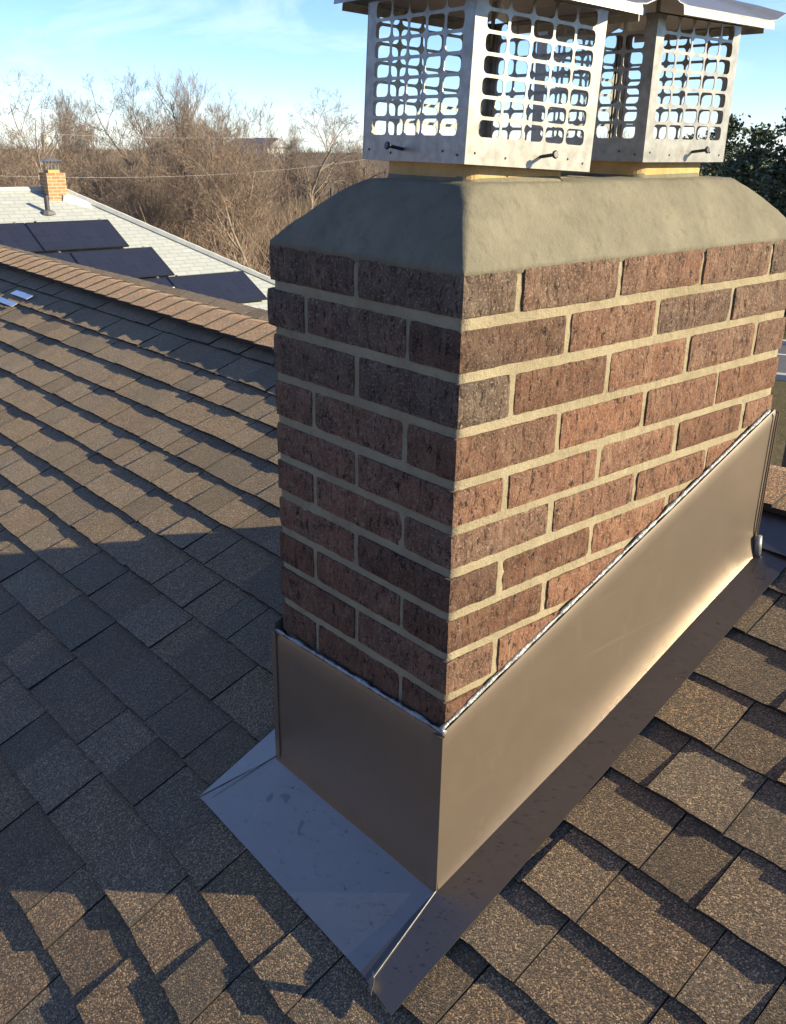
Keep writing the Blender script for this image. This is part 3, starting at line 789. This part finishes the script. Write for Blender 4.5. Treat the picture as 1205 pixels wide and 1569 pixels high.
for h in (7.43, 7.50, 7.58, 7.65):
    for v_ in (20.77, 20.99):
        mb = MB(); mb.tube([A(h, v_, -.61), A(h, v_, -.43)], .012, 5); mb.build('cap_bar', MAT['steel'], nch)
mb = MB(); p = [A(h, v, -.425) for h, v in ((7.34, 20.66), (7.74, 20.66), (7.74, 21.10), (7.34, 21.10))] + [A(7.54, 20.88, -.37)]
mb.add(p, [(0, 1, 4), (1, 2, 4), (2, 3, 4), (3, 0, 4), (3, 2, 1, 0)]); mb.build('cap_lid', MAT['steel'], nch)
p, f = nbox(7.50, 8.10, 20.35, 20.75, -1.7, -1.20); mb = MB()
mb.add([NP(7.62, 20.62, 0), NP(8.12, 20.30, 0), NP(8.12, 20.72, .0), A(7.64, 21.0, -1.02), A(7.64, 20.62, -1.10), A(8.10, 20.34, -1.28)], [(0, 1, 5, 4), (1, 2, 5), (2, 3, 4, 5), (0, 4, 3)])
mb.build('chimney_saddle', m_white, nh)
pb = NP(7.12, 20.22); mb = MB(); mb.tube([pb, pb + Vector((0, 0, .34))], .05, 10); vp = sub(mb.build('vent_pipe', m_blk, nh))
mb = MB(); mb.tube([pb - Vector((0, 0, .03)), pb + Vector((0, 0, .03)), pb + Vector((0, 0, .06))], [.17, .14, .055], 10); mb.build('pipe_collar', m_plain('pipe_boot', (.12, .12, .12), .6), vp)
g0, g1 = NP(8.20, 17.16, .10), NP(9.9, 15.75, .10)
mb = MB(); mb.tube([g0.lerp(g1, i / 6) for i in range(7)], .055, 8); cn = sub(mb.build('roof_conduit', m_plain('dark_conduit', (.07, .08, .10), .4), nh))
for t in (0.0, .88):
    pt = g0.lerp(g1, t); mb = MB(); mb.tube([pt - Vector((0, 0, .14)), pt + Vector((0, 0, .02)), pt + Vector((0, 0, .06))], [.035, .045, .075], 8)
    mb.tube([pt + HH * -.14 + Vector((0, 0, .05)), pt + HH * .14 + Vector((0, 0, .07))], .022, 6); mb.build('bracket', m_white, cn)
# solar panels
t_ = NT('solar_glass'); u_ = t_.pos((1, 1, 1), 'UV')
bk = t_.node('ShaderNodeTexBrick'); t_.l.new(u_, bk.inputs['Vector']); bk.offset = 0
for k_, v_ in (('Scale', 1.0), ('Mortar Size', .004), ('Brick Width', .158), ('Row Height', .158)): bk.inputs[k_].default_value = v_
bk.inputs['Color1'].default_value = (.020, .022, .036, 1); bk.inputs['Color2'].default_value = (.024, .026, .042, 1); bk.inputs['Mortar'].default_value = (.028, .030, .044, 1)
m_sol = t_.fin(bk.outputs['Color'], .22, 0, None, .45)
m_frm = m_plain('black_frame', (.02, .02, .022), .4, .3)
SOL = [(6.45, 18.76, 'topmost row, nearest the chimney on the grey roof'), (4.70, 18.76, 'topmost row, cut by the frame edge'), (6.90, 17.70, 'middle row, its right end free'),
       (5.15, 17.70, 'middle row, mostly hidden by the ridge'), (8.43, 16.66, 'lowest row, beside the brick chimney'), (6.68, 16.66, 'lowest row, mostly hidden by the ridge')]
for h, v0, lb in SOL:
    so = thing('solar_panel', tuple(NP(h + .86, v0 + .48, .0)), 'black solar panel in the ' + lb, 'solar panel', 'solar panels on the grey roof')
    w_, dp = 1.72, .955
    mb = MB(); P = [NP(h, v0, .10), NP(h + w_, v0, .10), NP(h + w_, v0 + dp, .10), NP(h, v0 + dp, .10)]
    Pn = (NP(0, 0, 1) - NP(0, 0, 0))
    obj('glass', P, [(0, 1, 2, 3)], m_sol, so, uv=[(0, 0), (w_, 0), (w_, 1.05), (0, 1.05)])
    mb = MB()
    for a, b in ((0, 1), (1, 2), (2, 3), (3, 0)):
        mb.tube([P[a] - Pn * .008, P[b] - Pn * .008], .018, 4)
    mb.build('frame', m_frm, so)
    for a, fr in ((3, .12), (3, .9)):
        pt = NP(h + w_ * fr, v0 + dp + .02, .0); mb = MB(); mb.tube([pt, pt + Pn * .11], .03, 6); mb.build('mount', m_frm if fr < .5 else MAT['steel'], so)

# ------------------------------------------------------------------ trees
m_bark = m_plain('grey_bark', (.27, .215, .165), .95, 0, .35, 3)
m_twig = m_plain('brown_twigs', (.215, .168, .133), .95, 0, .3, 1.5)
m_twig2 = m_plain('russet_twigs', (.245, .178, .128), .95, 0, .3, 1.5)
def grow(seed, H, spread, trunks=1, up=.25, dens=1.0, depth=5):
    rg = random.Random(seed); tr, tw = MB(), MB()
    def branch(p, d, L, r_, lev):
        n = 4 if lev < 2 else 3 if lev < depth - 1 else 2
        pts = [p]; rad = [r_]; dd = d.copy()
        for i in range(n):
            dd = (dd + Vector((rg.gauss(0, .13), rg.gauss(0, .13), rg.gauss(0, .10) + up * .22))).normalized()
            pts.append(pts[-1] + dd * L / n); rad.append(r_ * (1 - .62 * (i + 1) / n))
        (tr if lev < 2 else tw).tube(pts, rad, 6 if lev == 0 else 4 if lev < 3 else 3, cap=False)
        if lev >= depth: return
        kids = int({0: 11, 1: 7, 2: 5, 3: 5, 4: 4}.get(lev, 3) * dens + rg.random())
        for c in range(kids):
            f_ = rg.uniform(.28 if lev == 0 else .2, 1.0); j = min(n - 1, int(f_ * n)); q = pts[j].lerp(pts[j + 1], f_ * n - j)
            dirp = (pts[j + 1] - pts[j]).normalized()
            side = dirp.orthogonal().normalized(); side.rotate(Matrix.Rotation(rg.uniform(0, 6.283), 3, dirp))
            nd = (dirp * rg.uniform(.55, 1.0) + side * spread * rg.uniform(.6, 1.1) + Vector((0, 0, up))).normalized()
            branch(q, nd, L * rg.uniform(.42, .66) * (1.15 - .35 * f_), max(.005, rad[j] * rg.uniform(.40, .6)), lev + 1)
    for t in range(trunks):
        a = rg.uniform(0, 6.28); o_ = Vector((math.cos(a), math.sin(a), 0)) * (.0 if trunks == 1 else rg.uniform(.1, .6))
        d = Vector((math.cos(a) * (.05 if trunks == 1 else .28), math.sin(a) * (.05 if trunks == 1 else .28), 1)).normalized()
        branch(o_, d, H * rg.uniform(.62, .75), H * .016 * (1 if trunks == 1 else .7), 0)
    return tr, tw
protos = []
for sd_, H, sp, tk, up_, dn, tm in ((11, 9.5, .75, 1, .22, 1.0, m_twig), (12, 8.2, .8, 2, .30, .85, m_twig2), (13, 10.5, .6, 1, .40, 1.0, m_twig), (14, 6.6, .9, 3, .28, .8, m_twig2), (15, 9.0, .95, 1, .10, .95, m_twig)):
    tr, tw = grow(sd_, H, sp, tk, up_, dn)
    a = bpy.data.meshes.new('trunk'); a.from_pydata([tuple(p) for p in tr.v], [], tr.f); a.materials.append(m_bark)
    b = bpy.data.meshes.new('crown'); b.from_pydata([tuple(p) for p in tw.v], [], tw.f); b.materials.append(tm)
    zs = np.array([p[2] for p in tw.v]).max()
    protos.append((a, b, zs))
def tree(i, az, r_, h, rz, label, name='bare_tree', group='bare winter trees behind the grey roof'):
    a, b, zs = protos[i]; p = polar(az, r_, GROUND - .1 + (0 if r_ < 60 else -min(40.0, (r_ - 60) * .014)))
    t = thing(name, tuple(p), label, 'tree', group); t.rotation_euler.z = rz; s = h / zs; t.scale = (s, s, s)
    for n_, me in (('trunk', a), ('crown', b)):
        o = bpy.data.objects.new(n_, me); COL.objects.link(o); o.parent = t
    return t
tr_rnd = random.Random(4)
SP = [  # prototype, azimuth, distance, height, label
    (4, 160.4, 36, 8.0, 'tall bare tree with dense twigs at the left frame edge, beyond the orange chimney'),
    (0, 161.9, 39, 8.4, 'upright bare tree only half inside the left frame edge'),
    (3, 160.3, 33, 5.6, 'low russet bare tree just behind the ridge of the grey roof'),
    (2, 157.3, 58, 8.2, 'thin bare tree standing far back in the gap between denser crowns'),
    (4, 154.2, 42, 8.2, 'broad bare tree with pale limbs behind the upper solar panel'),
    (0, 152.8, 46, 8.6, 'bare tree with a rounded grey crown at the middle of the row'),
    (2, 150.4, 44, 8.6, 'tallest bare tree of the row with upright leaders'),
    (1, 149.0, 38, 7.3, 'broad russet bare tree nearest the big chimney'),
    (3, 147.0, 36, 6.2, 'spreading low russet tree partly hidden by the mortar crown'),
    (0, 155.6, 50, 7.6, 'bare tree with a rounded crown between the thin far tree and the broad pale one'),
    (4, 149.6, 49, 8.2, 'broad bare tree behind the tallest one, its crown spreading to both sides'),
    (0, 148.2, 43, 7.4, 'bare tree with a rounded crown over the russet tree nearest the chimney'),
    (4, 143.9, 60, 8.8, 'isolated bare tree on the skyline beside the steel cap'),
]
for i, az, d, h, lb in SP: tree(i, az, d, h, tr_rnd.uniform(0, 6.28), lb)
for j in range(38):                                           # the rest of the wood, no one of them stands out
    az = tr_rnd.uniform(142, 166) if j > 10 else tr_rnd.uniform(120, 142); d = tr_rnd.uniform(36, 74)
    tree(tr_rnd.randrange(5), az, d, tr_rnd.uniform(5.2, 6.5) * (1 + (d - 40) * .004), tr_rnd.uniform(0, 6.28), 'brown bare tree in the dense thicket behind the grey roof')
# undergrowth
ug = random.Random(8); mb = MB()
for _ in range(7000):
    p = polar(ug.uniform(118, 168), ug.uniform(31, 62)); hh = ug.uniform(1.0, 3.8); d = Vector((ug.gauss(0, .4), ug.gauss(0, .4), 1)).normalized()
    m_ = p + d * hh * .5; q = m_ + (d + Vector((ug.gauss(0, .35), ug.gauss(0, .35), 0))).normalized() * hh * .5
    mb.tube([p, m_, q], [.02, .012, .004], 3, cap=False)
    for _2 in range(3):
        b0 = p.lerp(m_, ug.uniform(.3, 1)); mb.tube([b0, b0 + Vector((ug.gauss(0, .4), ug.gauss(0, .4), ug.uniform(.2, .7))) * hh * .5], [.009, .003], 3, cap=False)
mb.build('undergrowth', m_twig2, label='brown winter undergrowth below the bare trees', kind='stuff')
# far woods on the skyline
mb = MB()
for _ in range(4200):
    az = ug.uniform(95, 185); d = 110 + 900 * ug.random() ** 1.6; p = polar(az, d, GROUND - min(40.0, (d - 60) * .014) - .5); hh = ug.uniform(3.0, 6.5)
    s_ = Vector((-math.sin(R(az)), math.cos(R(az)), 0))
    for _2 in range(11):
        b0 = p + s_ * ug.gauss(0, hh * .22); t0 = b0 + s_ * ug.gauss(0, hh * .22) + Vector((0, 0, hh * ug.uniform(.6, 1.05))); w_ = ug.uniform(.08, .22) * (1 + d / 300)
        mb.add([b0 - s_ * w_, b0 + s_ * w_, t0], [(0, 1, 2)])
for _ in range(5000):                                          # unseen trees added behind the camera to dim skylight and reflections
    az = ug.uniform(185, 335); d = ug.uniform(24, 60); p = polar(az, d); hh = ug.uniform(4.0, 9.0); w_ = hh * ug.uniform(.06, .16)
    s_ = Vector((-math.sin(R(az)), math.cos(R(az)), 0)); tp = p + Vector((ug.gauss(0, .5), ug.gauss(0, .5), hh))
    mb.add([p, p + s_ * w_ + Vector((0, 0, hh * .6)), tp, p - s_ * w_ * ug.uniform(.5, 1) + Vector((ug.uniform(-1, 1), ug.uniform(-1, 1), hh * .65))], [(0, 1, 2, 3)])
mb.build('far_and_added_woods', m_plain('far_wood_brown', (.19, .150, .122), .95, 0, .3, .05), label='hazy brown woods along the skyline, with unseen trees added behind the camera', kind='stuff')
# evergreens
def conifer(seed, H):
    rg = random.Random(seed); tr, fo = MB(), MB()
    tr.tube([(0, 0, 0), (0, 0, H * .5), (0, 0, H * .97)], [H * .022, H * .014, .02], 7, cap=False)
    for _ in range(150):
        f_ = rg.uniform(.03, 1.0); z = H * f_; L = H * .30 * (1 - f_) ** .6 * rg.uniform(.6, 1.1) + .25; a = rg.uniform(0, 6.283)
        d = Vector((math.cos(a), math.sin(a), rg.uniform(-.15, .35))); tip = Vector((0, 0, z)) + d * L
        tr.tube([(0, 0, z), tip], [.03, .008], 3, cap=False)
        for _2 in range(int(30 + 26 * L)):
            c = Vector((0, 0, z)).lerp(tip, rg.uniform(.15, 1.08)) + Vector((rg.gauss(0, .16), rg.gauss(0, .16), rg.gauss(0, .12)))
            u = Vector((rg.gauss(0, 1), rg.gauss(0, 1), rg.gauss(0, .7) + .4)).normalized(); w_ = u.orthogonal().normalized(); w_.rotate(Matrix.Rotation(rg.uniform(0, 6.28), 3, u))
            l_ = rg.uniform(.10, .24); k_ = l_ * .32
            fo.add([c, c + u * l_ * .5 + w_ * k_, c + u * l_, c + u * l_ * .5 - w_ * k_], [(0, 1, 2, 3)])
    return tr, fo
t_ = NT('evergreen_needles'); cc = t_.ramp(t_.noise(t_.pos(), 2.2, 4, .7), [(.3, (.045, .062, .038)), (.6, (.095, .118, .066)), (.8, (.150, .160, .090))]); m_ever = t_.fin(cc, .8, 0, None, .25)
for sd_, H in ((31, 8.0), (32, 7.0)):
    tr, fo = conifer(sd_, H)
    a = bpy.data.meshes.new('trunk'); a.from_pydata([tuple(p) for p in tr.v], [], tr.f); a.materials.append(m_bark)
    b = bpy.data.meshes.new('crown'); b.from_pydata([tuple(p) for p in fo.v], [], fo.f); b.materials.append(m_ever)
    protos.append((a, b, H))
EVG = [(5, 120.6, 37, 6.5, 'dark evergreen tree just beside the rear steel cap'), (6, 118.9, 35, 6.2, 'dark evergreen tree second from the rear steel cap'), (5, 117.0, 38, 6.9, 'taller dark evergreen tree cut by the right frame edge above the crown'),
       (6, 115.4, 35, 6.4, 'dark evergreen tree at the frame edge beyond the road'), (5, 113.2, 38, 7.2, 'dark evergreen tree just past the frame edge beyond the road'), (6, 122.6, 39, 5.9, 'dark evergreen tree seen through the rear steel cap')]
for i, az, d, h, lb in EVG: tree(i, az, d, h, tr_rnd.uniform(0, 6.28), lb, 'evergreen_tree', 'evergreens across the road')

# ------------------------------------------------------------------ pole and wires, distant houses
mb = MB(); pp = polar(113.9, 9.5); mb.tube([pp, pp + Vector((0, 0, 8.5))], [.19, .15], 14)
mb.build('utility_pole', m_plain('dark_pole_wood', (.045, .032, .025), .9, 0, .3, 9), label='dark brown wooden pole standing past the ridge at the right frame edge', cat='pole')
for (a0, d0, z0), (a1, d1, z1), sag, lb in (((166, 30, .32), (140, 42, .42), .35, 'pale overhead wire crossing in front of the tree tops'),
                                            ((166, 27, -.80), (140, 40, -.60), .4, 'thin overhead wire passing behind the orange chimney')):
    mb = MB(); p, q = polar(a0, d0, z0), polar(a1, d1, z1)
    mb.tube([p.lerp(q, t) - Vector((0, 0, sag * 4 * t * (1 - t))) for t in np.linspace(0, 1, 25)], .0032, 5)
    mb.build('overhead_wire', m_plain('pale_cable', (.38, .38, .38), .5), label=lb, cat='wire', group='overhead wires')
for az, d, w_, hh, lb in ((158.3, 330, 2.4, 10.0, 'tiny pale tower block on the skyline behind the orange chimney'), (146.3, 210, 9, 6.6, 'far pale house on the skyline beside the front steel cap'), (147.3, 240, 12, 6.2, 'far low pale building on the skyline near the isolated bare tree')):
    zb = GROUND - (d - 60) * .014 - 1; p = polar(az, d, zb); t = thing('distant_house', tuple(p), lb, 'house', 'distant pale houses')
    mb = MB(); mb.box(p.x - w_ / 2, p.x + w_ / 2, p.y - w_ / 3, p.y + w_ / 3, zb, zb + hh); wl_ = sub(mb.build('wall', m_plain('far_wall', (.6, .6, .58), .8), t))
    mb = MB(); mb.add([(p.x - w_ * .55, p.y - w_ * .36, zb + hh), (p.x + w_ * .55, p.y - w_ * .36, zb + hh), (p.x + w_ * .55, p.y + w_ * .36, zb + hh), (p.x - w_ * .55, p.y + w_ * .36, zb + hh), (p.x - w_ * .5, p.y, zb + hh + w_ * .2), (p.x + w_ * .5, p.y, zb + hh + w_ * .2)],
                        [(0, 1, 5, 4), (2, 3, 4, 5), (1, 2, 5), (3, 0, 4), (3, 2, 1, 0)]); mb.build('roof', m_plain('far_roof', (.3, .3, .31), .8), t)
    for k in range(3):
        mb = MB(); mb.box(p.x - w_ * .38 + k * w_ * .3, p.x - w_ * .22 + k * w_ * .3, p.y - w_ / 3 - .08, p.y - w_ / 3, zb + hh * .45, zb + hh * .75); mb.build('window', m_blk, wl_)
for o in bpy.data.objects:
    if '_o' in o.keys(): del o['_o']
